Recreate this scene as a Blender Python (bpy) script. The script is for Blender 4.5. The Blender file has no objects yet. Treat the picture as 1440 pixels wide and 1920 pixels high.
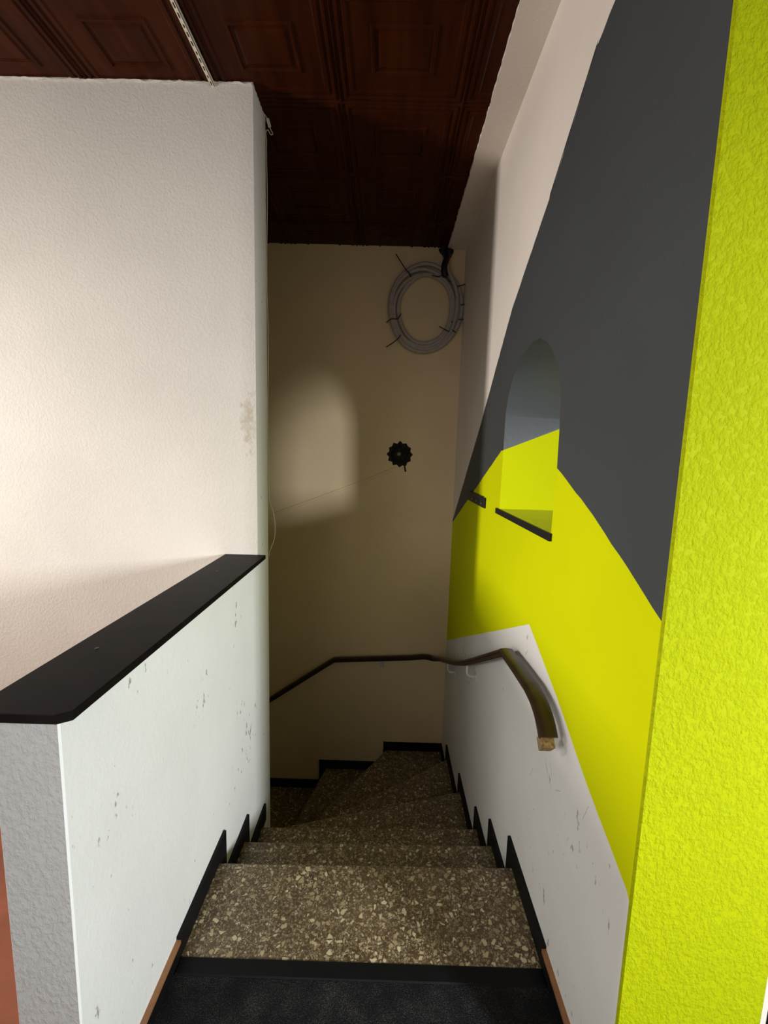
import bpy, bmesh, math, random
from mathutils import Vector, Matrix
from mathutils.geometry import delaunay_2d_cdt
random.seed(7)
S = bpy.context.scene
COL = S.collection

# ------------------------------------------------------------------ camera
cd = bpy.data.cameras.new('camera'); cam = bpy.data.objects.new('camera', cd); COL.objects.link(cam)
cd.sensor_fit = 'VERTICAL'; cd.sensor_height = 36.0; cd.sensor_width = 27.0
cd.lens = 810.0 / 1920.0 * 36.0
cd.clip_start = 0.02; cd.clip_end = 60
rr = Vector((0.99958238, 0.00802751, 0.02776011)); uu = Vector((-0.02856624, 0.12945889, 0.99117323)); ff = rr.cross(uu) * -1
cam.matrix_world = Matrix(((rr.x, uu.x, -ff.x, 0), (rr.y, uu.y, -ff.y, 0), (rr.z, uu.z, -ff.z, 1.40), (0, 0, 0, 1)))
S.camera = cam

# ------------------------------------------------------------------ light
S.view_settings.view_transform = 'Standard'; S.view_settings.look = 'None'
S.view_settings.gamma = 1.0; S.view_settings.use_curve_mapping = False
S.view_settings.exposure = 0.0
w = bpy.data.worlds.new('daylit_rooms'); S.world = w; w.use_nodes = True
w.node_tree.nodes['Background'].inputs[0].default_value = (1.0, 0.93, 0.86, 1)
w.node_tree.nodes['Background'].inputs[1].default_value = 0.28

def area(name, loc, target, sx, sy, power, col):
    l = bpy.data.lights.new(name, 'AREA'); l.shape = 'RECTANGLE'; l.size = sx; l.size_y = sy
    l.energy = power; l.color = col
    o = bpy.data.objects.new(name, l); COL.objects.link(o); o.location = loc
    o.rotation_euler = (Vector(target) - Vector(loc)).to_track_quat('-Z', 'Y').to_euler()
    return o
area('daylight_right_room', (2.31, -1.40, 1.50), (-0.3, 1.3, 0.55), 0.30, 0.50, 24.5, (0.94, 0.985, 1.0)).data.spread = math.radians(75)
area('daylight_left_room', (-3.4, 0.65, 1.65), (0.4585, 2.0, 1.1), 0.30, 0.9, 30, (1.0, 0.93, 0.87)).data.spread = math.radians(100)
area('fill_lower_right_wall', (-1.6, -0.6, 1.50), (0.46, 1.0, 0.6), 0.6, 0.8, 4.2, (1.0, 0.98, 0.93)).data.spread = math.radians(80)  # added fill lamp that lifts the lower right wall
area('fill_behind_camera', (-0.85, -1.35, 1.75), (0.46, 1.6, 0.4), 0.8, 0.8, 1.1, (1.0, 0.90, 0.74)).data.spread = math.radians(80)  # added weak fill from behind for the right and back walls

# ------------------------------------------------------------------ materials
def mat(name):
    m = bpy.data.materials.new(name); m.use_nodes = True
    nt = m.node_tree; return m, nt, nt.nodes['Principled BSDF']
def N(nt, t, **kw):
    n = nt.nodes.new(t)
    for k, v in kw.items():
        if k in n.inputs.keys(): n.inputs[k].default_value = v
        else: setattr(n, k, v)
    return n
def coord(nt, scale=(1, 1, 1)):
    tc = N(nt, 'ShaderNodeTexCoord'); mp = N(nt, 'ShaderNodeMapping'); mp.inputs['Scale'].default_value = scale
    nt.links.new(tc.outputs['Object'], mp.inputs['Vector']); return mp.outputs['Vector']
def ramp(nt, fac, stops):
    r = N(nt, 'ShaderNodeValToRGB'); e = r.color_ramp.elements
    e[0].position, e[0].color = stops[0][0], (*stops[0][1], 1)
    e[1].position, e[1].color = stops[-1][0], (*stops[-1][1], 1)
    for p, c in stops[1:-1]:
        x = e.new(p); x.color = (*c, 1)
    nt.links.new(fac, r.inputs[0]); return r.outputs[0]
def plain(name, col, rough=0.5, metal=0.0, vary=0.12, scale=30, spec=0.5):
    m, nt, b = mat(name)
    n = N(nt, 'ShaderNodeTexNoise', Scale=scale, Detail=4.0); nt.links.new(coord(nt), n.inputs['Vector'])
    lo = tuple(c * (1 - vary) for c in col); hi = tuple(min(1, c * (1 + vary)) for c in col)
    nt.links.new(ramp(nt, n.outputs['Fac'], [(0.3, lo), (0.7, hi)]), b.inputs['Base Color'])
    b.inputs['Roughness'].default_value = rough; b.inputs['Metallic'].default_value = metal; b.inputs['Specular IOR Level'].default_value = spec
    return m
def plaster(name, col, rough=0.75, s1=60, s2=220, st=0.35, dist=0.004, vec=(1, 1, 1), marks=0.0, vary=0.04, sheen=0.5):
    m, nt, b = mat(name); L = nt.links
    v = coord(nt, vec)
    n1 = N(nt, 'ShaderNodeTexNoise', Scale=s1, Detail=5.0, Roughness=0.62); n2 = N(nt, 'ShaderNodeTexNoise', Scale=s2, Detail=2.0)
    n3 = N(nt, 'ShaderNodeTexNoise', Scale=2.2, Detail=3.0)
    for n in (n1, n2): L.new(v, n.inputs['Vector'])
    L.new(coord(nt), n3.inputs['Vector'])
    r1 = N(nt, 'ShaderNodeMapRange'); r1.inputs['From Min'].default_value = 0.42; r1.inputs['From Max'].default_value = 0.68
    L.new(n1.outputs['Fac'], r1.inputs['Value'])
    a = N(nt, 'ShaderNodeMath', operation='MULTIPLY_ADD'); a.inputs[1].default_value = 0.3
    L.new(n2.outputs['Fac'], a.inputs[0]); L.new(r1.outputs[0], a.inputs[2])
    bp = N(nt, 'ShaderNodeBump', Strength=st, Distance=dist); L.new(a.outputs[0], bp.inputs['Height'])
    L.new(bp.outputs[0], b.inputs['Normal'])
    lo = tuple(c * (1 - vary) for c in col); hi = tuple(min(1, c * (1 + vary)) for c in col)
    c = ramp(nt, n3.outputs['Fac'], [(0.35, lo), (0.65, hi)])
    if marks:
        k = N(nt, 'ShaderNodeTexNoise', Scale=48.0, Detail=4.0, Roughness=0.65); L.new(coord(nt, (1.0, 0.9, 0.4)), k.inputs['Vector'])
        k2 = N(nt, 'ShaderNodeTexNoise', Scale=3.5, Detail=1.0); L.new(coord(nt), k2.inputs['Vector'])
        ad = N(nt, 'ShaderNodeMath', operation='MULTIPLY_ADD'); ad.inputs[1].default_value = 0.45
        L.new(k2.outputs['Fac'], ad.inputs[0]); L.new(k.outputs['Fac'], ad.inputs[2])
        mr = N(nt, 'ShaderNodeMapRange'); mr.inputs['From Min'].default_value = 0.915; mr.inputs['From Max'].default_value = 0.96
        mr.inputs['To Max'].default_value = marks; L.new(ad.outputs[0], mr.inputs['Value'])
        mx = N(nt, 'ShaderNodeMixRGB'); mx.inputs[2].default_value = (0.13, 0.12, 0.11, 1)
        L.new(mr.outputs[0], mx.inputs[0]); L.new(c, mx.inputs[1]); c = mx.outputs[0]
    L.new(c, b.inputs['Base Color']); b.inputs['Roughness'].default_value = rough
    b.inputs['Specular IOR Level'].default_value = sheen
    return m
WHITE = (0.80, 0.765, 0.725)
M = {}
M['wall_rough'] = plaster('white_woodchip_paint', (0.70, 0.655, 0.59), s1=95, s2=230, st=0.26, dist=0.004)
M['wall_inner'] = plaster('white_scuffed_plaster', (0.80, 0.80, 0.785), s1=70, s2=200, st=0.16, dist=0.003, marks=0.7)
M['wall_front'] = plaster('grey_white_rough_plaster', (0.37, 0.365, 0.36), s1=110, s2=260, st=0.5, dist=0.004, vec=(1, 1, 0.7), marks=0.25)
M['wall_back'] = plaster('cream_smooth_plaster', (0.78, 0.61, 0.385), s1=30, s2=120, st=0.12, dist=0.003, rough=0.55)
M['wall_smooth'] = plaster('white_smooth_plaster', (0.81, 0.735, 0.665), s1=60, s2=260, st=0.15, dist=0.002)
M['wall_scuff'] = plaster('white_scuffed_smooth_plaster', (0.78, 0.755, 0.73), s1=60, s2=260, st=0.15, dist=0.002, marks=0.6)
M['yellow'] = plaster('lime_yellow_paint', (0.63, 0.67, 0.0), s1=70, s2=260, st=0.15, dist=0.002, vary=0.03, sheen=0.08)
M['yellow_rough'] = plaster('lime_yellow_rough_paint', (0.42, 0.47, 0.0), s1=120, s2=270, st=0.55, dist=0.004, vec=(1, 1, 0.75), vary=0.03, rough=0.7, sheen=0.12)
M['grey'] = plaster('anthracite_paint', (0.053, 0.058, 0.061), s1=70, s2=260, st=0.12, dist=0.002, vary=0.06, rough=0.6, sheen=0.25)
M['black'] = plain('black_board_and_gap_shadow', (0.012, 0.011, 0.012), 0.5, spec=0.25)
M['cap'] = plain('black_brown_stained_wood', (0.007, 0.005, 0.005), 0.45, vary=0.35, scale=14, spec=0.05)
M['skirt'] = plain('black_skirting', (0.006, 0.006, 0.007), 0.5, spec=0.15)
M['brown_edge'] = plain('brown_wood_edge', (0.30, 0.135, 0.055), 0.5)
M['terracotta'] = plain('terracotta_floor', (0.30, 0.085, 0.038), 0.5, vary=0.2, scale=9)
M['riser'] = plain('dark_riser', (0.05, 0.038, 0.026), 0.6)
M['rail'] = plain('dark_brown_handrail_cover', (0.032, 0.018, 0.010), 0.34, vary=0.3, scale=20, spec=0.3)
M['core'] = plain('cut_wood_core', (0.30, 0.19, 0.085), 0.7, vary=0.6, scale=130)
M['white_metal'] = plain('white_enamel', (0.68, 0.66, 0.62), 0.4)
M['strip'] = plain('cream_painted_metal', (0.80, 0.74, 0.60), 0.4, vary=0.05)
M['cable'] = plain('grey_cable_sheath', (0.42, 0.37, 0.34), 0.45, vary=0.08)
M['tie'] = plain('black_tape', (0.006, 0.005, 0.005), 0.4)
M['hole'] = plain('broken_plaster_hole', (0.018, 0.013, 0.009), 0.9, vary=0.6, scale=60)
M['zinc'] = plain('dull_zinc', (0.45, 0.42, 0.36), 0.4, 0.7)
M['wire'] = plain('white_wire', (0.72, 0.70, 0.64), 0.5)
M['scuff'] = plain('grey_scuff', (0.33, 0.31, 0.29), 0.8)
M['sill'] = plain('dark_sill_painted_reflection', (0.17, 0.20, 0.06), 0.16, vary=0.25, scale=18)  # olive base paints in the yellow that the dark gloss sill reflects

def make_ceiling_mat():
    m, nt, b = mat('mahogany_coffer_panel'); L = nt.links
    n = N(nt, 'ShaderNodeTexNoise', Scale=18.0, Detail=6.0, Roughness=0.65); L.new(coord(nt, (1, 0.12, 1)), n.inputs['Vector'])
    L.new(ramp(nt, n.outputs['Fac'], [(0.3, (0.028, 0.0055, 0.0015)), (0.55, (0.050, 0.011, 0.003)), (0.75, (0.068, 0.017, 0.005))]), b.inputs['Base Color'])
    b.inputs['Roughness'].default_value = 0.35; b.inputs['Specular IOR Level'].default_value = 0.06; return m
M['coffer'] = make_ceiling_mat()

def make_terrazzo():
    m, nt, b = mat('brown_terrazzo'); L = nt.links
    v = coord(nt)
    wn = N(nt, 'ShaderNodeTexNoise', Scale=45.0, Detail=2.0); L.new(v, wn.inputs['Vector'])
    wm = N(nt, 'ShaderNodeMixRGB', blend_type='ADD'); wm.inputs[0].default_value = 0.016
    L.new(v, wm.inputs[1]); L.new(wn.outputs['Color'], wm.inputs[2])
    base = N(nt, 'ShaderNodeTexNoise', Scale=9.0, Detail=5.0, Roughness=0.7); L.new(v, base.inputs['Vector'])
    c = ramp(nt, base.outputs['Fac'], [(0.3, (0.066, 0.038, 0.018)), (0.7, (0.135, 0.088, 0.045))])
    for sc, rnd, th, tint in ((240, 0.45, 0.10, 1.05), (135, 0.50, 0.14, 1.6), (72, 0.68, 0.15, 2.3)):
        ve = N(nt, 'ShaderNodeTexVoronoi', feature='DISTANCE_TO_EDGE', Scale=float(sc)); vc = N(nt, 'ShaderNodeTexVoronoi', feature='F1', Scale=float(sc))
        L.new(wm.outputs[0], ve.inputs['Vector']); L.new(wm.outputs[0], vc.inputs['Vector'])
        sp = N(nt, 'ShaderNodeSeparateColor'); L.new(vc.outputs['Color'], sp.inputs[0])
        a = N(nt, 'ShaderNodeMath', operation='GREATER_THAN'); a.inputs[1].default_value = th; L.new(ve.outputs['Distance'], a.inputs[0])
        d = N(nt, 'ShaderNodeMath', operation='GREATER_THAN'); d.inputs[1].default_value = rnd; L.new(sp.outputs[0], d.inputs[0])
        mu = N(nt, 'ShaderNodeMath', operation='MULTIPLY'); L.new(a.outputs[0], mu.inputs[0]); L.new(d.outputs[0], mu.inputs[1])
        chip = ramp(nt, sp.outputs[1], [(0.0, tuple(x * tint for x in (0.13, 0.09, 0.05))), (0.5, tuple(x * tint for x in (0.20, 0.155, 0.09))), (1.0, tuple(x * tint for x in (0.30, 0.26, 0.17)))])
        mx = N(nt, 'ShaderNodeMixRGB'); L.new(mu.outputs[0], mx.inputs[0]); L.new(c, mx.inputs[1]); L.new(chip, mx.inputs[2]); c = mx.outputs[0]
    L.new(c, b.inputs['Base Color']); b.inputs['Roughness'].default_value = 0.42
    return m
M['terrazzo'] = make_terrazzo()

def make_carpet():
    m, nt, b = mat('charcoal_carpet'); L = nt.links
    n = N(nt, 'ShaderNodeTexNoise', Scale=420.0, Detail=3.0); L.new(coord(nt), n.inputs['Vector'])
    n2 = N(nt, 'ShaderNodeTexNoise', Scale=14.0, Detail=4.0); L.new(coord(nt), n2.inputs['Vector'])
    ad = N(nt, 'ShaderNodeMath', operation='MULTIPLY_ADD'); ad.inputs[1].default_value = 0.5
    L.new(n2.outputs['Fac'], ad.inputs[0]); L.new(n.outputs['Fac'], ad.inputs[2])
    L.new(ramp(nt, ad.outputs[0], [(0.55, (0.006, 0.006, 0.0065)), (0.8, (0.017, 0.0165, 0.018)), (1.0, (0.07, 0.066, 0.062))]), b.inputs['Base Color'])
    bp = N(nt, 'ShaderNodeBump', Strength=0.8, Distance=0.004); L.new(n.outputs['Fac'], bp.inputs['Height']); L.new(bp.outputs[0], b.inputs['Normal'])
    b.inputs['Roughness'].default_value = 0.95; b.inputs['Specular IOR Level'].default_value = 0.1; return m
M['carpet'] = make_carpet()

# ------------------------------------------------------------------ helpers
def obj(name, bm, mats, parent=None, smooth=False, recalc=True):
    if recalc: bmesh.ops.recalc_face_normals(bm, faces=bm.faces)
    me = bpy.data.meshes.new(name); bm.to_mesh(me); bm.free()
    for m in (mats if isinstance(mats, (list, tuple)) else [mats]): me.materials.append(M[m])
    if smooth:
        for p in me.polygons: p.use_smooth = True
        me.set_sharp_from_angle(angle=math.radians(38))
    o = bpy.data.objects.new(name, me); COL.objects.link(o)
    if parent: o.parent = parent; o.matrix_parent_inverse = parent.matrix_world.inverted()
    return o
def struct(name, bm, m, **k):
    o = obj(name, bm, m, **k); o['kind'] = 'structure'; return o
def tag(o, label, cat, group=None):
    o['label'] = label; o['category'] = cat
    if group: o['group'] = group
    return o
def thing(name, loc, label, cat, group=None):
    o = bpy.data.objects.new(name, None); COL.objects.link(o); o.location = loc; o.empty_display_size = 0.05
    bpy.context.view_layer.update()
    return tag(o, label, cat, group)
def box(bm, x0, x1, y0, y1, z0, z1, bev=0, mi=0, seg=1):
    r = bmesh.ops.create_cube(bm, size=1)
    for v in r['verts']:
        v.co = Vector(((x0 + x1) / 2 + v.co.x * (x1 - x0), (y0 + y1) / 2 + v.co.y * (y1 - y0), (z0 + z1) / 2 + v.co.z * (z1 - z0)))
    fs = {f for v in r['verts'] for f in v.link_faces}
    for f in fs: f.material_index = mi
    if bev:
        es = list({e for v in r['verts'] for e in v.link_edges})
        bmesh.ops.bevel(bm, geom=es, offset=bev, segments=seg, affect='EDGES', profile=0.5)
def prism(bm, poly, a0, a1, f, mi=0):
    """poly of 2-D points swept between a0 and a1; f(p, a) -> 3-D"""
    lo = [bm.verts.new(f(p, a0)) for p in poly]; hi = [bm.verts.new(f(p, a1)) for p in poly]
    fs = [bm.faces.new(lo), bm.faces.new(hi[::-1])]
    n = len(poly)
    for i in range(n): fs.append(bm.faces.new((lo[i], hi[i], hi[(i + 1) % n], lo[(i + 1) % n])))
    for x in fs: x.material_index = mi
    return fs
def sweep(bm, path, prof, up=None, caps=True, closed=False, mi=0):
    """sweep a closed 2-D profile (side, up) along a 3-D path"""
    pts = [Vector(p) for p in path]; n = len(pts); rings = []
    prev = None
    for i, p in enumerate(pts):
        if closed: t = pts[(i + 1) % n] - pts[i - 1]
        else: t = pts[min(i + 1, n - 1)] - pts[max(i - 1, 0)]
        t.normalize()
        if up is not None: u = Vector(up) - t * t.dot(Vector(up))
        elif prev is None:
            u = Vector((0, 0, 1)) if abs(t.z) < 0.9 else Vector((1, 0, 0)); u = u - t * t.dot(u)
        else: u = prev - t * t.dot(prev)
        u.normalize(); prev = u; s = t.cross(u)
        rings.append([bm.verts.new(p + s * a + u * b) for a, b in prof])
    m = len(prof); fs = []
    for i in range(n if closed else n - 1):
        A, B = rings[i], rings[(i + 1) % n]
        for j in range(m): fs.append(bm.faces.new((A[j], A[(j + 1) % m], B[(j + 1) % m], B[j])))
    if caps and not closed: fs.append(bm.faces.new(rings[0][::-1])); fs.append(bm.faces.new(rings[-1]))
    for x in fs: x.material_index = mi
def circ(r, n=10): return [(r * math.cos(2 * math.pi * i / n), r * math.sin(2 * math.pi * i / n)) for i in range(n)]
def smooth_path(pts, k=6):
    P = [Vector(p) for p in pts]; out = []
    for i in range(len(P) - 1):
        p0 = P[max(i - 1, 0)]; p1 = P[i]; p2 = P[i + 1]; p3 = P[min(i + 2, len(P) - 1)]
        for j in range(k):
            t = j / k
            out.append(0.5 * ((2 * p1) + (p2 - p0) * t + (2 * p0 - 5 * p1 + 4 * p2 - p3) * t * t + (3 * p1 - p0 - 3 * p2 + p3) * t ** 3))
    out.append(P[-1]); return out
def inside(p, poly):
    c = False; n = len(poly)
    for i in range(n):
        (x0, y0), (x1, y1) = poly[i], poly[i - 1]
        if (y0 > p[1]) != (y1 > p[1]) and p[0] < (x1 - x0) * (p[1] - y0) / (y1 - y0) + x0: c = not c
    return c
def planar(bm, polys, f, outer, holes=()):
    """flat wall face cut into painted regions. polys: [(polygon, material)], later ones win"""
    vs, es = [], []
    for poly in [outer] + [p for p, _ in polys] + list(holes):
        b = len(vs); vs += [Vector(p) for p in poly]; es += [(b + i, b + (i + 1) % len(poly)) for i in range(len(poly))]
    V, E, F, *_ = delaunay_2d_cdt(vs, es, [], 0, 1e-6)
    bv = [bm.verts.new(f(v)) for v in V]
    for t in F:
        c = sum((V[i] for i in t), Vector((0, 0))) / len(t)
        if not inside(c, outer) or any(inside(c, h) for h in holes): continue
        mi = 0
        for p, m in polys:
            if inside(c, p): mi = m
        bm.faces.new([bv[i] for i in t]).material_index = mi
def ragged(a, b, n, amp, seed=1):
    """points from a to b with a hand-cut wobble across the line"""
    r = random.Random(seed); a = Vector(a); b = Vector(b); d = (b - a); nrm = Vector((-d.y, d.x)).normalized()
    return [tuple(a + d * (i / n) + nrm * (r.uniform(-amp, amp) if 0 < i < n else 0)) for i in range(n + 1)]
def polyline_ragged(pts, step, amp, seed=1):
    out = []
    for i in range(len(pts) - 1):
        L = (Vector(pts[i + 1]) - Vector(pts[i])).length
        out += ragged(pts[i], pts[i + 1], max(1, int(L / step)), amp, seed + i)[:-1]
    return out + [tuple(pts[-1])]

XL, XR, YB, YP, YQ, YN, YLW, ZC, ZF = -0.522, 0.4585, 2.93, 1.734, 1.894, 0.681, 0.648, 2.71, 0.06
XO = 0.735           # outer side of the right wall
ZB = -1.9            # bottom of the stairwell
XW = -1.9            # end of the lower stair flight
RISE = 0.161

# ------------------------------------------------------------------ structure
bm = bmesh.new(); box(bm, XL, XO + 1.9, -1.7, 0.955, ZF - 0.14, ZF); box(bm, XO, XO + 1.9, 0.955, 3.0, ZF - 0.14, ZF)
struct('floor', bm, 'carpet')
bm = bmesh.new(); box(bm, -3.7, -0.644, -1.7, YP, ZF - 0.14, ZF); box(bm, -0.644, XL, -1.7, YLW, ZF - 0.14, ZF)
struct('floor_side', bm, 'terracotta')
bm = bmesh.new(); box(bm, XW, XR, YQ - 0.1, YB, ZB - 0.1, ZB)
struct('floor_lower', bm, 'terrazzo')

# ceiling of moulded coffers
bm = bmesh.new()
prof = [(0.0, 0.000), (0.004, 0.010), (0.011, 0.010), (0.015, 0.001), (0.023, 0.001), (0.027, 0.010), (0.034, 0.010), (0.038, 0.003),
        (0.050, 0.003), (0.056, 0.009), (0.120, 0.009), (0.124, 0.001), (0.131, 0.001), (0.135, 0.010), (0.143, 0.010), (0.152, 0.004)]
PX, PY, OX, OY = 0.455, 0.42, -0.667, 1.39
for i in range(-7, 8):
    for j in range(-8, 4):
        x0, x1 = OX + i * PX, OX + (i + 1) * PX; y0, y1 = OY + j * PY, OY + (j + 1) * PY
        prev = None
        for o_, h in prof:
            r = [bm.verts.new((x, y, ZC + h * 0.65)) for x, y in ((x0 + o_, y0 + o_), (x1 - o_, y0 + o_), (x1 - o_, y1 - o_), (x0 + o_, y1 - o_))]
            if prev:
                for k in range(4): bm.faces.new((prev[k], r[k], r[(k + 1) % 4], prev[(k + 1) % 4]))
            prev = r
        bm.faces.new(prev)
x0, x1, y0, y1 = OX - 7 * PX, OX + 8 * PX, OY - 8 * PY, OY + 4 * PY
box(bm, x0, x1, y0, y1, ZC + 0.03, ZC + 0.12)
struct('ceiling', bm, 'coffer', recalc=False)

# white plaster strip between the coffers and the right wall
bm = bmesh.new()
edge = polyline_ragged([(XR - 0.114, -1.7), (XR - 0.114, 1.3), (XR - 0.114, YB)], 0.02, 0.0022, 5)
prism(bm, edge + [(XR + 0.02, YB), (XR + 0.02, -1.7)], ZC - 0.008, ZC + 0.02, lambda p, a: (p[0], p[1], a))
struct('trim_1', bm, 'wall_smooth')

# wall facing the camera on the left, its end is the pillar side
bm = bmesh.new(); box(bm, -3.7, XL, YP, YQ, ZB, ZC + 0.015)
for v in bm.verts:
    pass
struct('wall_left', bm, 'wall_rough')
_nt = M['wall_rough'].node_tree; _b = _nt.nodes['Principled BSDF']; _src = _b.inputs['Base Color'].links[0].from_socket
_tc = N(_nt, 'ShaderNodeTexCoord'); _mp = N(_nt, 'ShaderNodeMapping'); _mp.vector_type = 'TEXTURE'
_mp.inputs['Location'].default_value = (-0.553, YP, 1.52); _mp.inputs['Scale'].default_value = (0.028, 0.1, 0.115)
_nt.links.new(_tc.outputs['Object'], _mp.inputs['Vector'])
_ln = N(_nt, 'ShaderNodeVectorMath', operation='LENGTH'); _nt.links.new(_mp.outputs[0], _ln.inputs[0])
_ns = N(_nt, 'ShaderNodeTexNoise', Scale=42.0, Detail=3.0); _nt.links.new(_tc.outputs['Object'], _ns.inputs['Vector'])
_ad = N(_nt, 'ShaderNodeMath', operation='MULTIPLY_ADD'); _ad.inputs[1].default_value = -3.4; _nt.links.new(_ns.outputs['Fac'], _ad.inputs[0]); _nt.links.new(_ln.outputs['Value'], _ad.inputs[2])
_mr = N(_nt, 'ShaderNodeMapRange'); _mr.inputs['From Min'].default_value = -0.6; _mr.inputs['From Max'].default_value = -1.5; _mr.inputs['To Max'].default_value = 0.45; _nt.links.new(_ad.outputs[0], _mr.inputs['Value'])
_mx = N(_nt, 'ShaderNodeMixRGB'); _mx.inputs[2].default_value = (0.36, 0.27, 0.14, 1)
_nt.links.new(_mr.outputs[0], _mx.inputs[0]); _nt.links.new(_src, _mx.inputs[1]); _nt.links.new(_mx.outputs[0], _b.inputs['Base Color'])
# its ragged plaster lip under the ceiling
bm = bmesh.new(); r = random.Random(3)
pa = []
x = -1.9
while x < XL:
    pa.append((x, YP - 0.001, ZC - 0.001 + r.uniform(-0.003, 0.003))); x += 0.018
pa.append((XL - 0.003, YP - 0.001, ZC - 0.002))
rings = []
sweep(bm, pa, circ(0.0042, 6))
for v in bm.verts: v.co += Vector((r.uniform(-1, 1), r.uniform(-1, 1), r.uniform(-1, 1))) * 0.0016
struct('trim_2', bm, 'wall_rough', smooth=True)

# parapet
bm = bmesh.new()
prism(bm, [(-0.644, YLW + 0.01), (-0.634, YLW), (XL - 0.003, YLW), (XL, YLW + 0.003), (XL, YP), (-0.644, YP)], ZB, 0.966, lambda p, a: (p[0], p[1], a))
for f in bm.faces:
    pass
bm.normal_update(); bmesh.ops.recalc_face_normals(bm, faces=bm.faces)
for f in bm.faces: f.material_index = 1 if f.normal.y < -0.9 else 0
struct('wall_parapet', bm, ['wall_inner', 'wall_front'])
# smooth lower pillar skin shares the scuffed paint of the parapet side
bm = bmesh.new(); box(bm, XL - 0.004, XL + 0.0004, YP + 0.001, YQ - 0.001, ZB, ZC)
struct('wall_pillar_side', bm, 'wall_inner')

# right wall with its painted shapes and the arched opening
G_edge = [(YB, 0.975), (2.93, 0.975), (2.202, 1.556), (1.737, 1.966), (1.396, 2.169), (1.136, 2.355), (1.057, 2.378), (0.85, 2.44), (YN, 2.49)]
G_edge = polyline_ragged(G_edge[1:], 0.025, 0.0018, 11)
Y_edge = polyline_ragged([(YB, 0.96), (1.764, 1.432), (1.732, 1.434)], 0.04, 0.0010, 21)
Y_edge2 = polyline_ragged([(1.176, 1.379), (0.985, 1.297), (0.801, 1.205), (YN, 1.140)], 0.03, 0.0016, 31)
W_edge = polyline_ragged([(YN, 0.61), (0.695, 0.626), (0.868, 0.696), (1.052, 0.787), (1.3, 0.889), (2.875, 0.137), (YB, 0.11)], 0.06, 0.0008, 41)
niche = [(1.738, 1.190), (1.734, 1.434), (1.733, 1.567), (1.722, 1.615), (1.700, 1.655), (1.665, 1.695), (1.605, 1.738), (1.540, 1.764), (1.460, 1.778), (1.390, 1.771), (1.325, 1.744), (1.272, 1.705), (1.228, 1.655), (1.200, 1.605), (1.186, 1.550), (1.180, 1.480), (1.176, 1.379), (1.182, 1.190)]
def outer_pt(p): return (1.738 - (1.738 - p[0]) * 1.60, 1.19 + (p[1] - 1.19) * 0.88)  # unseen outer outline, splayed and lowered to shape the beam on the back wall
niche_o = [(1.738, 1.190), (1.736, 1.547)] + [outer_pt(p) for p in niche[2:]]
niche_o[2] = (1.734, 1.556)
outer = [(YN, ZB), (YB, ZB), (YB, ZC + 0.015), (YN, ZC + 0.015)]
fR = lambda v: (XR, v[0], v[1])
def scuff(a, b, w_, seed):
    """thin ragged scratch polygon from a to b"""
    l = ragged(a, b, 6, w_ * 0.8, seed); d = (Vector(b) - Vector(a)).normalized(); nn = Vector((-d.y, d.x)) * w_
    return l + [(p[0] + nn.x, p[1] + nn.y) for p in l[1:-1]][::-1]
SCUFFS = [((1.098, 0.588), (1.070, 0.556), 0.0014, 1), ((1.066, 0.604), (1.044, 0.570), 0.0012, 2), ((1.061, 0.560), (1.040, 0.536), 0.0016, 3),
          ((0.872, 0.604), (0.850, 0.662), 0.0010, 4), ((1.022, 0.553), (0.985, 0.580), 0.0010, 5), ((1.175, 0.494), (1.195, 0.455), 0.0012, 6), ((1.09, 0.575), (1.06, 0.545), 0.0009, 7)]
scuffs = [scuff(*q) for q in SCUFFS]
bm = bmesh.new()
grey_poly = G_edge + Y_edge2[::-1] + [(1.176, 1.379), (1.2, 1.42), (1.7, 1.43)] + Y_edge[::-1]
yel_poly = Y_edge + [(1.7, 1.43), (1.2, 1.38)] + Y_edge2 + W_edge
gap_shadow_poly = [(1.396, 2.169), (1.136, 2.355), (1.131, 2.366), (1.392, 2.180)]  # black sliver painted in for the shadow gap along the grey edge
planar(bm, [(yel_poly, 2), (grey_poly, 1), (gap_shadow_poly, 4)] + [(q, 6) for q in scuffs], fR, outer, [niche])
planar(bm, [], lambda v: (XO, v[0], v[1]), outer, [niche_o])
n = len(niche)
vi = [bm.verts.new((XR, *p)) for p in niche]; vo = [bm.verts.new((XO, *p)) for p in niche_o]
for i in range(n):
    f = bm.faces.new((vi[i], vi[(i + 1) % n], vo[(i + 1) % n], vo[i])); f.material_index = 2 if i in (0,) or i == n - 2 or i == n - 1 else 3
for z in (ZB, ZC + 0.015): bm.faces.new([bm.verts.new(c) for c in ((XR, YN, z), (XO, YN, z), (XO, YB, z), (XR, YB, z))])
for y in (YN, YB): bm.faces.new([bm.verts.new(c) for c in ((XR, y, ZB), (XO, y, ZB), (XO, y, ZC + 0.015), (XR, y, ZC + 0.015))])
bmesh.ops.remove_doubles(bm, verts=bm.verts, dist=1e-5)
# bare lower plaster gets the scuffed paint
for f in bm.faces:
    c = f.calc_center_median()
    if f.material_index == 0 and abs(c.x - XR) < 1e-4 and c.z < 0.9: f.material_index = 5
M['niche_grey'] = plaster('anthracite_brushed_paint', (0.085, 0.094, 0.098), s1=60, s2=260, st=0.12, dist=0.002, rough=0.5)
struct('wall_right', bm, ['wall_smooth', 'grey', 'yellow', 'niche_grey', 'black', 'wall_scuff', 'scuff'], smooth=True)

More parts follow.
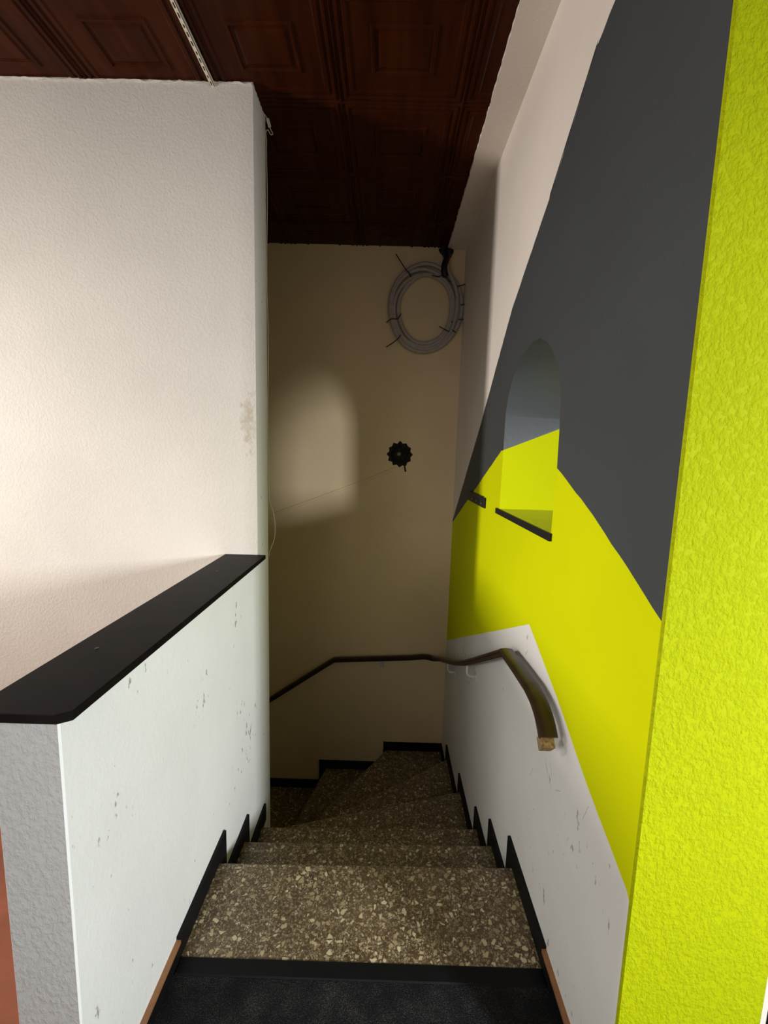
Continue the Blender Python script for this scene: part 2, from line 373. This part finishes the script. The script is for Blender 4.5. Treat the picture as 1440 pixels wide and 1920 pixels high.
# rough yellow end of the right wall
bm = bmesh.new()
prism(bm, [(XR - 0.0008, YN + 0.003), (XR - 0.0008, YN + 0.000), (XR + 0.0016, YN - 0.003), (XO - 0.018, YN - 0.003), (XO - 0.005, YN + 0.002), (XO + 0.002, YN + 0.0025), (XO + 0.002, YN + 0.003)], -0.08, ZC + 0.01, lambda p, a: (p[0], p[1], a))
for v in bm.verts: pass
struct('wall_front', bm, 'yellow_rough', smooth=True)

# back wall with the round broken hole
hc = Vector((0.082, 1.411)); r = random.Random(9)
jag = []
for i in range(24):
    a = 2 * math.pi * i / 24
    rad = (0.088 if i % 2 == 0 else 0.074) + r.uniform(-0.003, 0.003)
    jag.append((hc.x + rad * math.cos(a), hc.y + rad * math.sin(a)))
bm = bmesh.new()
fB = lambda v: (v[0], YB, v[1])
planar(bm, [], fB, [(XW - 0.1, ZB), (XR + 0.1, ZB), (XR + 0.1, ZC + 0.015), (XW - 0.1, ZC + 0.015)], [jag])
a_ = [bm.verts.new((p[0], YB, p[1])) for p in jag]; b_ = [bm.verts.new((hc.x + (p[0] - hc.x) * 0.85, YB + 0.012, hc.y + (p[1] - hc.y) * 0.85)) for p in jag]
for i in range(24):
    f = bm.faces.new((a_[i], a_[(i + 1) % 24], b_[(i + 1) % 24], b_[i])); f.material_index = 1
planar(bm, [], lambda v: (v[0], YB + 0.012, v[1]), [(b.co.x, b.co.z) for b in b_], [[(hc.x + x, hc.y + y) for x, y in circ(0.058, 24)]])
for f in bm.faces:
    if abs(f.calc_center_median().y - YB - 0.012) < 1e-4: f.material_index = 1
planar(bm, [], lambda v: (v[0], YB + 0.16, v[1]), [(XW - 0.1, ZB), (XR + 0.1, ZB), (XR + 0.1, ZC + 0.015), (XW - 0.1, ZC + 0.015)])
bmesh.ops.remove_doubles(bm, verts=bm.verts, dist=1e-6)
struct('wall_back', bm, ['wall_back', 'hole'])
bm = bmesh.new(); box(bm, XW - 0.1, XW, YQ, YB, ZB, ZC)
struct('wall_stairwell', bm, 'wall_back')
bm = bmesh.new(); box(bm, -3.8, -3.7, -1.7, YP, ZF - 0.14, ZC)
struct('wall_side', bm, 'wall_rough')

# ------------------------------------------------------------------ skirtings
def stepped(name, pts, place, th, sign):
    """stepped black skirting. pts: list of (s0, s1, z) treads along the wall coordinate s"""
    bm = bmesh.new(); H, Wd = 0.062, 0.055
    top = []; bot = []
    for k, (s0, s1, z) in enumerate(pts):
        e = s1 + Wd * sign
        top += [((s0 if k == 0 else top[-1][0]), z + H), (e, z + H)]
        bot += [(s0, z - 0.01), (s1, z - 0.01)]
    poly = top + bot[::-1]
    # as boxes: horizontal band above each tread and vertical band down the riser
    for k, (s0, s1, z) in enumerate(pts):
        e = s1 + Wd * sign
        a0, a1 = min(s0, e), max(s0, e)
        place(bm, a0, a1, z - 0.02, z + H, th)
        if k + 1 < len(pts):
            zn = pts[k + 1][2]; a0, a1 = min(s1, e), max(s1, e)
            place(bm, a0, a1, zn - 0.0, z - 0.02, th)
    return struct(name, bm, 'skirt')
Z = [ZF - RISE * k for k in range(14)]
stepped('baseboard_left', [(0.983, 1.258, Z[0]), (1.258, 1.50, Z[1]), (1.50, 1.736, Z[2])], lambda b, a0, a1, z0, z1, t: box(b, XL - 0.003, XL + t, a0, a1, z0, z1), 0.010, 1)
stepped('baseboard_right', [(0.99, 1.272, Z[0]), (1.272, 1.515, Z[1]), (1.515, 1.758, Z[2]), (1.758, 2.170, Z[3]), (2.170, 2.635, Z[4]), (2.635, YB - 0.055, Z[5])], lambda b, a0, a1, z0, z1, t: box(b, XR - t, XR + 0.003, a0, a1, z0, z1), 0.010, 1)
stepped('baseboard_back', [(XR - 0.01, 0.085, Z[5]), (0.085, -0.385, Z[6]), (-0.385, -0.9, Z[7]), (-0.9, -1.4, Z[8])], lambda b, a0, a1, z0, z1, t: box(b, a0, a1, YB - t, YB + 0.003, z0, z1), 0.012, -1)
# landing skirting: black carpet face with a brown wooden top edge
bm = bmesh.new()
for s, x in ((1, XL), (-1, XR)):
    ye = 0.983 if s > 0 else 0.99; y0 = YLW if s > 0 else YN + 0.02
    box(bm, min(x - s * 0.003, x + s * 0.010), max(x - s * 0.003, x + s * 0.010), y0, ye, ZF - 0.02, ZF + 0.044, mi=0)
    box(bm, min(x - s * 0.003, x + s * 0.012), max(x - s * 0.003, x + s * 0.012), y0, ye, ZF + 0.044, ZF + 0.054, mi=1)
struct('baseboard_landing', bm, ['skirt', 'brown_edge'])
bm = bmesh.new(); box(bm, XL + 0.010, XR - 0.010, 0.942, 0.984, ZF - 0.06, ZF + 0.004, bev=0.003)
struct('trim_3', bm, 'skirt')

# ------------------------------------------------------------------ staircase
st = thing('staircase', (-0.03, 1.0, ZF), 'brown terrazzo staircase winding down to the left between the white walls', 'stairs')
edges = [((XL, 0.975), (XR, 0.985)), ((XL, 1.256), (XR, 1.272)), ((XL, 1.497), (XR, 1.513)), ((XL, 1.733), (XR, 1.758)),
         ((-0.50, YQ), (XR, 2.168)), ((-0.50, 1.978), (XR, 2.641)), ((-0.50, 2.10), (0.0525, YB)), ((-0.615, 2.07), (-0.390, YB)),
         ((-0.86, YQ), (-0.86, YB)), ((-1.12, YQ), (-1.12, YB)), ((-1.38, YQ), (-1.38, YB)), ((-1.64, YQ), (-1.64, YB))]
def tread_poly(k):
    (a0, a1), (b0, b1) = edges[k], edges[k + 1]
    if k < 4: return [a0, a1, b1, b0]
    if k == 4: return [a0, a1, b1, b0]
    if k == 5: return [a0, a1, (XR, YB), b1, b0]
    if k == 6: return [a0, a1, b1, b0]
    if k == 7: return [a0, a1, b1, b0, (XL, YQ)]
    return [a0, a1, b1, b0]
for k in range(11):
    poly = tread_poly(k); z = Z[k]
    (p0, p1) = edges[k + 1]; q0, q1 = edges[k]
    bm = bmesh.new()
    # slab reaches back under the tread above
    c = Vector((0, 0))
    for p in poly: c += Vector(p)
    c /= len(poly)
    nb = Vector((q1[1] - q0[1], -(q1[0] - q0[0]))).normalized()
    if nb.dot(c - Vector(q0)) > 0: nb = -nb
    back = 0.035 if k else 0.0
    P2 = [Vector(p) for p in poly]
    P2[0] = P2[0] + nb * back; P2[1] = P2[1] + nb * back
    lim = lambda p: Vector((max(XW, min(XR, p.x)), max(0.97, min(YB, p.y))))
    P2 = [lim(p) for p in P2]
    fs = prism(bm, [tuple(p) for p in P2], z - 0.04, z, lambda p, a: (p[0], p[1], a))
    bmesh.ops.recalc_face_normals(bm, faces=bm.faces)
    # rounded nosing along the front edge
    def on_edge(v):
        d = Vector(p1) - Vector(p0); w_ = Vector((v.co.x, v.co.y)) - Vector(p0)
        return abs(d.x * w_.y - d.y * w_.x) / d.length < 0.002
    es = [e for e in bm.edges if all(on_edge(v) for v in e.verts) and abs(e.verts[0].co.z - e.verts[1].co.z) < 1e-5]
    bmesh.ops.bevel(bm, geom=es, offset=0.010, segments=4, affect='EDGES', profile=0.5)
    obj('tread', bm, 'terrazzo', st, smooth=True)
    # riser below this tread's nosing
    bm = bmesh.new()
    d = (Vector(p1) - Vector(p0)); nb2 = Vector((d.y, -d.x)).normalized()
    if nb2.dot(c - Vector(p0)) < 0: nb2 = -nb2
    r0, r1 = Vector(p0) + nb2 * 0.03, Vector(p1) + nb2 * 0.03
    r2, r3 = r1 + nb2 * 0.02, r0 + nb2 * 0.02
    prism(bm, [tuple(lim(p)) for p in (r0, r1, r2, r3)], z - RISE, z - 0.04, lambda p, a: (p[0], p[1], a))
    obj('riser', bm, 'terrazzo', st)

# ------------------------------------------------------------------ parapet cap
bm = bmesh.new()
prism(bm, [(-0.655, 0.628), (-0.511, 0.628), (-0.492, 0.641), (-0.489, YP), (-0.655, YP)], 0.964, 0.981, lambda p, a: (p[0], p[1], a))
bmesh.ops.bevel(bm, geom=[e for e in bm.edges if abs(e.verts[0].co.z - e.verts[1].co.z) < 1e-5], offset=0.0012, segments=1, affect='EDGES')
cap = thing('parapet_cap', (-0.57, 0.628, 0.964), 'long flat black-brown board capping the low white wall', 'board')
obj('board', bm, 'cap', cap)
for px, py in ((-0.585, 1.47), (-0.60, 0.86), (-0.51, 1.60)):
    bm = bmesh.new(); bmesh.ops.create_cone(bm, cap_ends=True, segments=12, radius1=0.0045, radius2=0.0035, depth=0.001)
    bmesh.ops.translate(bm, verts=bm.verts, vec=(px, py, 0.9814)); obj('screw_plug', bm, 'tie', cap)

# ------------------------------------------------------------------ handrail
hr = thing('handrail', (0.44, 0.975, 0.72), 'dark brown handrail with a sawn-off near end, fixed along the right and back walls', 'handrail')
near = smooth_path([(0.413, 0.978, 0.730), (0.4135, 1.000, 0.750), (0.414, 1.03, 0.768), (0.4145, 1.075, 0.780), (0.415, 1.13, 0.785)], 5) + [Vector((0.415, 1.24, 0.780)), Vector((0.415, 1.376, 0.770)), Vector((0.415, 1.380, 0.768)), Vector((0.415, 1.386, 0.764))]
far = [(0.415, 1.60, 0.643), (0.415, 1.80, 0.530), (0.415, 2.0, 0.419)] + smooth_path([(0.415, 2.20, 0.318), (0.415, 2.45, 0.200), (0.412, 2.66, 0.105), (0.400, 2.79, 0.048), (0.360, 2.865, 0.014), (0.300, 2.886, 0.014), (0.20, 2.886, 0.004)], 6) + [(-0.10, 2.886, -0.014), (-0.33, 2.886, -0.028)]
path = near + [Vector(p) for p in far] + [Vector((-0.36, 2.886, -0.042)), Vector((-0.78, 2.886, -0.335)), Vector((-1.5, 2.886, -0.83))]
cov = [(-0.023, -0.009), (-0.024, -0.003), (-0.019, 0.001), (-0.010, 0.003), (0, 0.004), (0.010, 0.003), (0.019, 0.001), (0.024, -0.003), (0.023, -0.009), (0.017, -0.010), (0.017, -0.022), (0.014, -0.025), (-0.014, -0.025), (-0.017, -0.022), (-0.017, -0.010)]
bm = bmesh.new(); sweep(bm, path, cov, up=(0, 0, 1)); obj('cover', bm, 'rail', hr, smooth=True)
d0 = (path[0] - path[2]).normalized()
bm = bmesh.new(); sweep(bm, [path[0] + d0 * 0.022, path[0] - d0 * 0.008], [(-0.0150, -0.048), (-0.0150, -0.009), (0.0150, -0.009), (0.0150, -0.048), (0.012, -0.051), (-0.012, -0.051)], up=(0, 0, 1))
tag_core = obj('core', bm, 'core', hr); tag_core['label'] = 'pale cut wooden core showing below the cover'
def rail_bracket(x, y, z, nx, ny):
    """J-shaped wall bracket: leaves the wall below the rail and turns up to it; (nx, ny) points from rail to wall"""
    bm = bmesh.new()
    w_ = 0.0435
    p = [(x + nx * w_, y + ny * w_, z - 0.080), (x + nx * 0.028, y + ny * 0.028, z - 0.082), (x + nx * 0.012, y + ny * 0.012, z - 0.078), (x + nx * 0.003, y + ny * 0.003, z - 0.068), (x, y, z - 0.054), (x, y, z - 0.023)]
    sweep(bm, smooth_path(p, 4), circ(0.0055, 8))
    a = 0.018
    if nx: box(bm, x + nx * w_ - 0.003, x + nx * w_ + 0.001, y - a, y + a, z - 0.096, z - 0.064, bev=0.001)
    else: box(bm, x - a, x + a, y + ny * w_ - 0.003, y + ny * w_ + 0.001, z - 0.096, z - 0.064, bev=0.001)
    o = obj('bracket', bm, 'white_metal', hr, smooth=True); o['label'] = 'white J-shaped wall bracket'
rail_bracket(0.415, 1.98, 0.430, 1, 0); rail_bracket(0.415, 1.12, 0.790, 1, 0); rail_bracket(0.415, 2.56, 0.145, 1, 0)
rail_bracket(0.0, 2.886, -0.010, 0, 1); rail_bracket(-0.9, 2.886, -0.42, 0, 1)

# ------------------------------------------------------------------ niche sill and bracket
sl = thing('sill', (0.50, 1.46, 1.185), 'glossy dark sill with a black front edge in the arched yellow opening', 'sill')
bm = bmesh.new(); prism(bm, [(XR - 0.002, 1.182), (XR - 0.002, 1.760), (XR, 1.736), (XO, 1.736), (XO, 0.850), (XR, 1.184)][2:] , 1.180, 1.199, lambda p, a: (p[0], p[1], a)); obj('slab', bm, 'sill', sl)
bm = bmesh.new(); box(bm, XR - 0.009, XR + 0.0, 1.172, 1.768, 1.178, 1.200, bev=0.001); obj('front_edge', bm, 'black', sl)

br = thing('wall_bracket', (XR, 2.15, 1.17), 'short black metal bracket screwed to the wall left of the arched opening', 'bracket')
bm = bmesh.new(); box(bm, XR - 0.010, XR, 1.975, 2.37, 1.172, 1.220, bev=0.001); box(bm, XR - 0.012, XR, 2.02, 2.33, 1.214, 1.223); obj('bar', bm, 'black', br)
for y in (2.02, 2.13, 2.24):
    bm = bmesh.new(); bmesh.ops.create_cone(bm, cap_ends=True, segments=12, radius1=0.006, radius2=0.004, depth=0.004)
    bmesh.ops.rotate(bm, verts=bm.verts, matrix=Matrix.Rotation(math.pi / 2, 3, 'Y')); bmesh.ops.translate(bm, verts=bm.verts, vec=(XR - 0.012, y, 1.19)); obj('screw', bm, 'zinc', br)

# ------------------------------------------------------------------ slotted rail under the ceiling
sr = thing('slotted_strip', (-0.667, 1.4, ZC), 'narrow cream slotted metal strip on the brown coffered ceiling', 'metal strip')
bm = bmesh.new(); xa, xb = -0.674, -0.660; z0, z1 = ZC - 0.012, ZC + 0.001
box(bm, xa, xa + 0.0045, -0.4, YP, z0, z0 + 0.002); box(bm, xb - 0.0045, xb, -0.4, YP, z0, z0 + 0.002)
box(bm, xa, xa + 0.0012, -0.4, YP, z0, z1); box(bm, xb - 0.0012, xb, -0.4, YP, z0, z1)
y = -0.4; k = 0
while y < YP:
    box(bm, xa + 0.0045, xb - 0.0045, y, min(y + (0.012 if k % 3 else 0.018), YP), z0, z0 + 0.002); y += 0.030; k += 1
obj('rail', bm, 'strip', sr)

# ------------------------------------------------------------------ cable coil
cc = thing('cable_coil', (0.217, 2.90, 2.34), 'coil of grey cable bound with black ties hanging high on the back wall', 'cable')
pts = []; turns = 4.0; n = 200
for i in range(n + 1):
    t = i / n; a = math.radians(62) - t * turns * 2 * math.pi
    lay = t * turns
    rx = 0.238 - 0.078 * t + 0.005 * math.sin(3.1 * a + 1) ; rz = 0.275 - 0.076 * t + 0.005 * math.sin(2.3 * a)
    cx = 0.206 + 0.006 * math.sin(lay * 2.1); cz = 2.335 + 0.008 * math.sin(lay * 1.7)
    yy = 2.912 - 0.011 * (0.5 + 0.5 * math.sin(lay * 2.6 + 0.4 * a))
    pts.append((cx + rx * math.cos(a), yy, cz + rz * math.sin(a)))
bm = bmesh.new(); sweep(bm, pts, circ(0.0125, 10)); obj('cable', bm, 'cable', cc, smooth=True)
bm = bmesh.new(); tail = smooth_path([(0.338, 2.895, 2.62), (0.340, 2.893, 2.60), (0.36, 2.888, 2.54), (0.395, 2.886, 2.47), (0.412, 2.888, 2.40), (0.410, 2.89, 2.30), (0.388, 2.89, 2.21)], 6)
sweep(bm, tail, circ(0.0125, 10)); obj('cable_tail', bm, 'cable', cc, smooth=True)
# tape wrap where the coil hangs
bm = bmesh.new(); sweep(bm, smooth_path([(0.337, 2.908, 2.69), (0.338, 2.893, 2.645), (0.325, 2.885, 2.60), (0.322, 2.885, 2.56), (0.334, 2.888, 2.525)], 5), [(x * 1.0, y) for x, y in circ(0.020, 12)])
obj('tape_wrap', bm, 'tie', cc, smooth=True)
def tie(*p):
    bm = bmesh.new(); sweep(bm, smooth_path([(x, 2.884 + dy, z) for x, z, dy in p], 4), circ(0.0032, 6)); obj('tie', bm, 'tie', cc, smooth=True)
from_px = lambda x, y: (( x - 797.5) * 0.003437 + 0.217, 2.34 - (y - 579) * 0.003258)
def tpx(*q): tie(*[(*from_px(x, y), 0.0) for x, y in q])
tpx((739, 484), (757, 510), (764, 517), (768, 525)); tpx((725, 610), (734, 603), (746, 602), (752, 592)); tpx((726, 656), (744, 643), (753, 632))
tpx((806, 521), (818, 523), (829, 520), (840, 532)); tpx((849, 548), (853, 540), (866, 536), (878, 526))
tpx((861, 574), (870, 571), (878, 566)); tpx((858, 600), (868, 600), (872, 600)); tpx((845, 605), (854, 606)); tpx((823, 614), (832, 619), (843, 624)); tpx((848, 621), (855, 625))
# sooty broken corner where the cable comes out
bm = bmesh.new(); bmesh.ops.create_icosphere(bm, subdivisions=3, radius=1.0); r = random.Random(12)
for v in bm.verts: v.co = Vector((0.335 + v.co.x * 0.042 * (1 + r.uniform(-.2, .2)), 2.925 + v.co.y * 0.02, 2.70 + v.co.z * 0.052 * (1 + r.uniform(-.25, .25))))
tag(obj('cable_seal', bm, 'hole', smooth=True), 'crumbling black patch in the ceiling corner above the cable coil', 'cable outlet')

# ------------------------------------------------------------------ junction box in the hole
jb = thing('junction_box', (hc.x, YB, hc.y), 'round black junction box in a jagged hole in the back wall', 'junction box')
bm = bmesh.new(); bmesh.ops.create_cone(bm, cap_ends=False, segments=32, radius1=0.058, radius2=0.058, depth=0.05)
bmesh.ops.rotate(bm, verts=bm.verts, matrix=Matrix.Rotation(math.pi / 2, 3, 'X')); bmesh.ops.translate(bm, verts=bm.verts, vec=(hc.x, YB + 0.036, hc.y))
bmesh.ops.create_circle(bm, cap_ends=True, segments=32, radius=0.058, matrix=Matrix.Translation((hc.x, YB + 0.058, hc.y)) @ Matrix.Rotation(math.pi / 2, 4, 'X'))
obj('box', bm, 'hole', jb, smooth=True)
bm = bmesh.new(); sweep(bm, [(hc.x - 0.004 + 0.011 * math.cos(a), YB + 0.02, hc.y + 0.002 + 0.011 * math.sin(a)) for a in [2 * math.pi * i / 24 for i in range(24)]], circ(0.0022, 6), closed=True)
o = obj('threaded_ring', bm, 'zinc', jb, smooth=True); o['label'] = 'small dull metal ring'
bm = bmesh.new(); bmesh.ops.create_cone(bm, cap_ends=True, segments=12, radius1=0.004, radius2=0.004, depth=0.04)
bmesh.ops.rotate(bm, verts=bm.verts, matrix=Matrix.Rotation(math.pi / 2, 3, 'X')); bmesh.ops.translate(bm, verts=bm.verts, vec=(hc.x - 0.004, YB + 0.038, hc.y + 0.002)); obj('pin', bm, 'zinc', jb)
bm = bmesh.new(); sweep(bm, smooth_path([(0.115, 2.94, 1.345), (0.118, 2.924, 1.325), (0.122, 2.922, 1.305), (0.126, 2.925, 1.298)], 4), circ(0.005, 6)); obj('loose_wire', bm, 'hole', jb, smooth=True)

# surface conduit running down-left from the hole
bm = bmesh.new(); sweep(bm, [(0.060, 2.927, 1.318), (-0.16, 2.927, 1.222), (-0.45, 2.927, 1.105), (-0.78, 2.927, 0.976), (-1.3, 2.927, 0.77)], [(-0.010, -0.004), (-0.008, 0.004), (0.008, 0.004), (0.010, -0.004)], up=(0, -1, 0))
tag(obj('cable_channel', bm, 'wall_back'), 'thin painted-over cable channel sloping down-left from the jagged hole', 'cable channel')

# ------------------------------------------------------------------ white wire on the pillar corner
ww = thing('thin_wire', (XL, YQ, 1.8), 'thin white wire running down the far edge of the left wall', 'wire')
wp = [(-0.517, 1.86, 2.702), (-0.508, 1.86, 2.690), (-0.500, 1.86, 2.664), (-0.485, 1.86, 2.636), (-0.486, 1.86, 2.630), (-0.493, 1.862, 2.632), (-0.504, 1.866, 2.650), (-0.516, 1.88, 2.650), (-0.517, 1.892, 2.62)]
down = [(-0.519 + 0.002 * math.sin(i * 1.3), 1.897, 2.58 - i * 0.12) for i in range(12)]
loop = [(-0.515, 1.898, 1.19), (-0.500, 1.90, 1.137), (-0.492, 1.90, 1.066), (-0.498, 1.90, 1.010), (-0.515, 1.899, 0.965), (-0.519, 1.897, 0.94)]
bm = bmesh.new(); sweep(bm, smooth_path(wp + down + loop, 5), circ(0.0017, 6)); obj('wire', bm, 'wire', ww, smooth=True)
bm = bmesh.new(); sweep(bm, [(-0.503, 1.858, 2.683), (-0.500, 1.858, 2.674), (-0.497, 1.858, 2.664), (-0.495, 1.858, 2.656)], [(x * .8, y) for x, y in circ(0.0060, 8)]); obj('connector', bm, 'wire', ww, smooth=True)
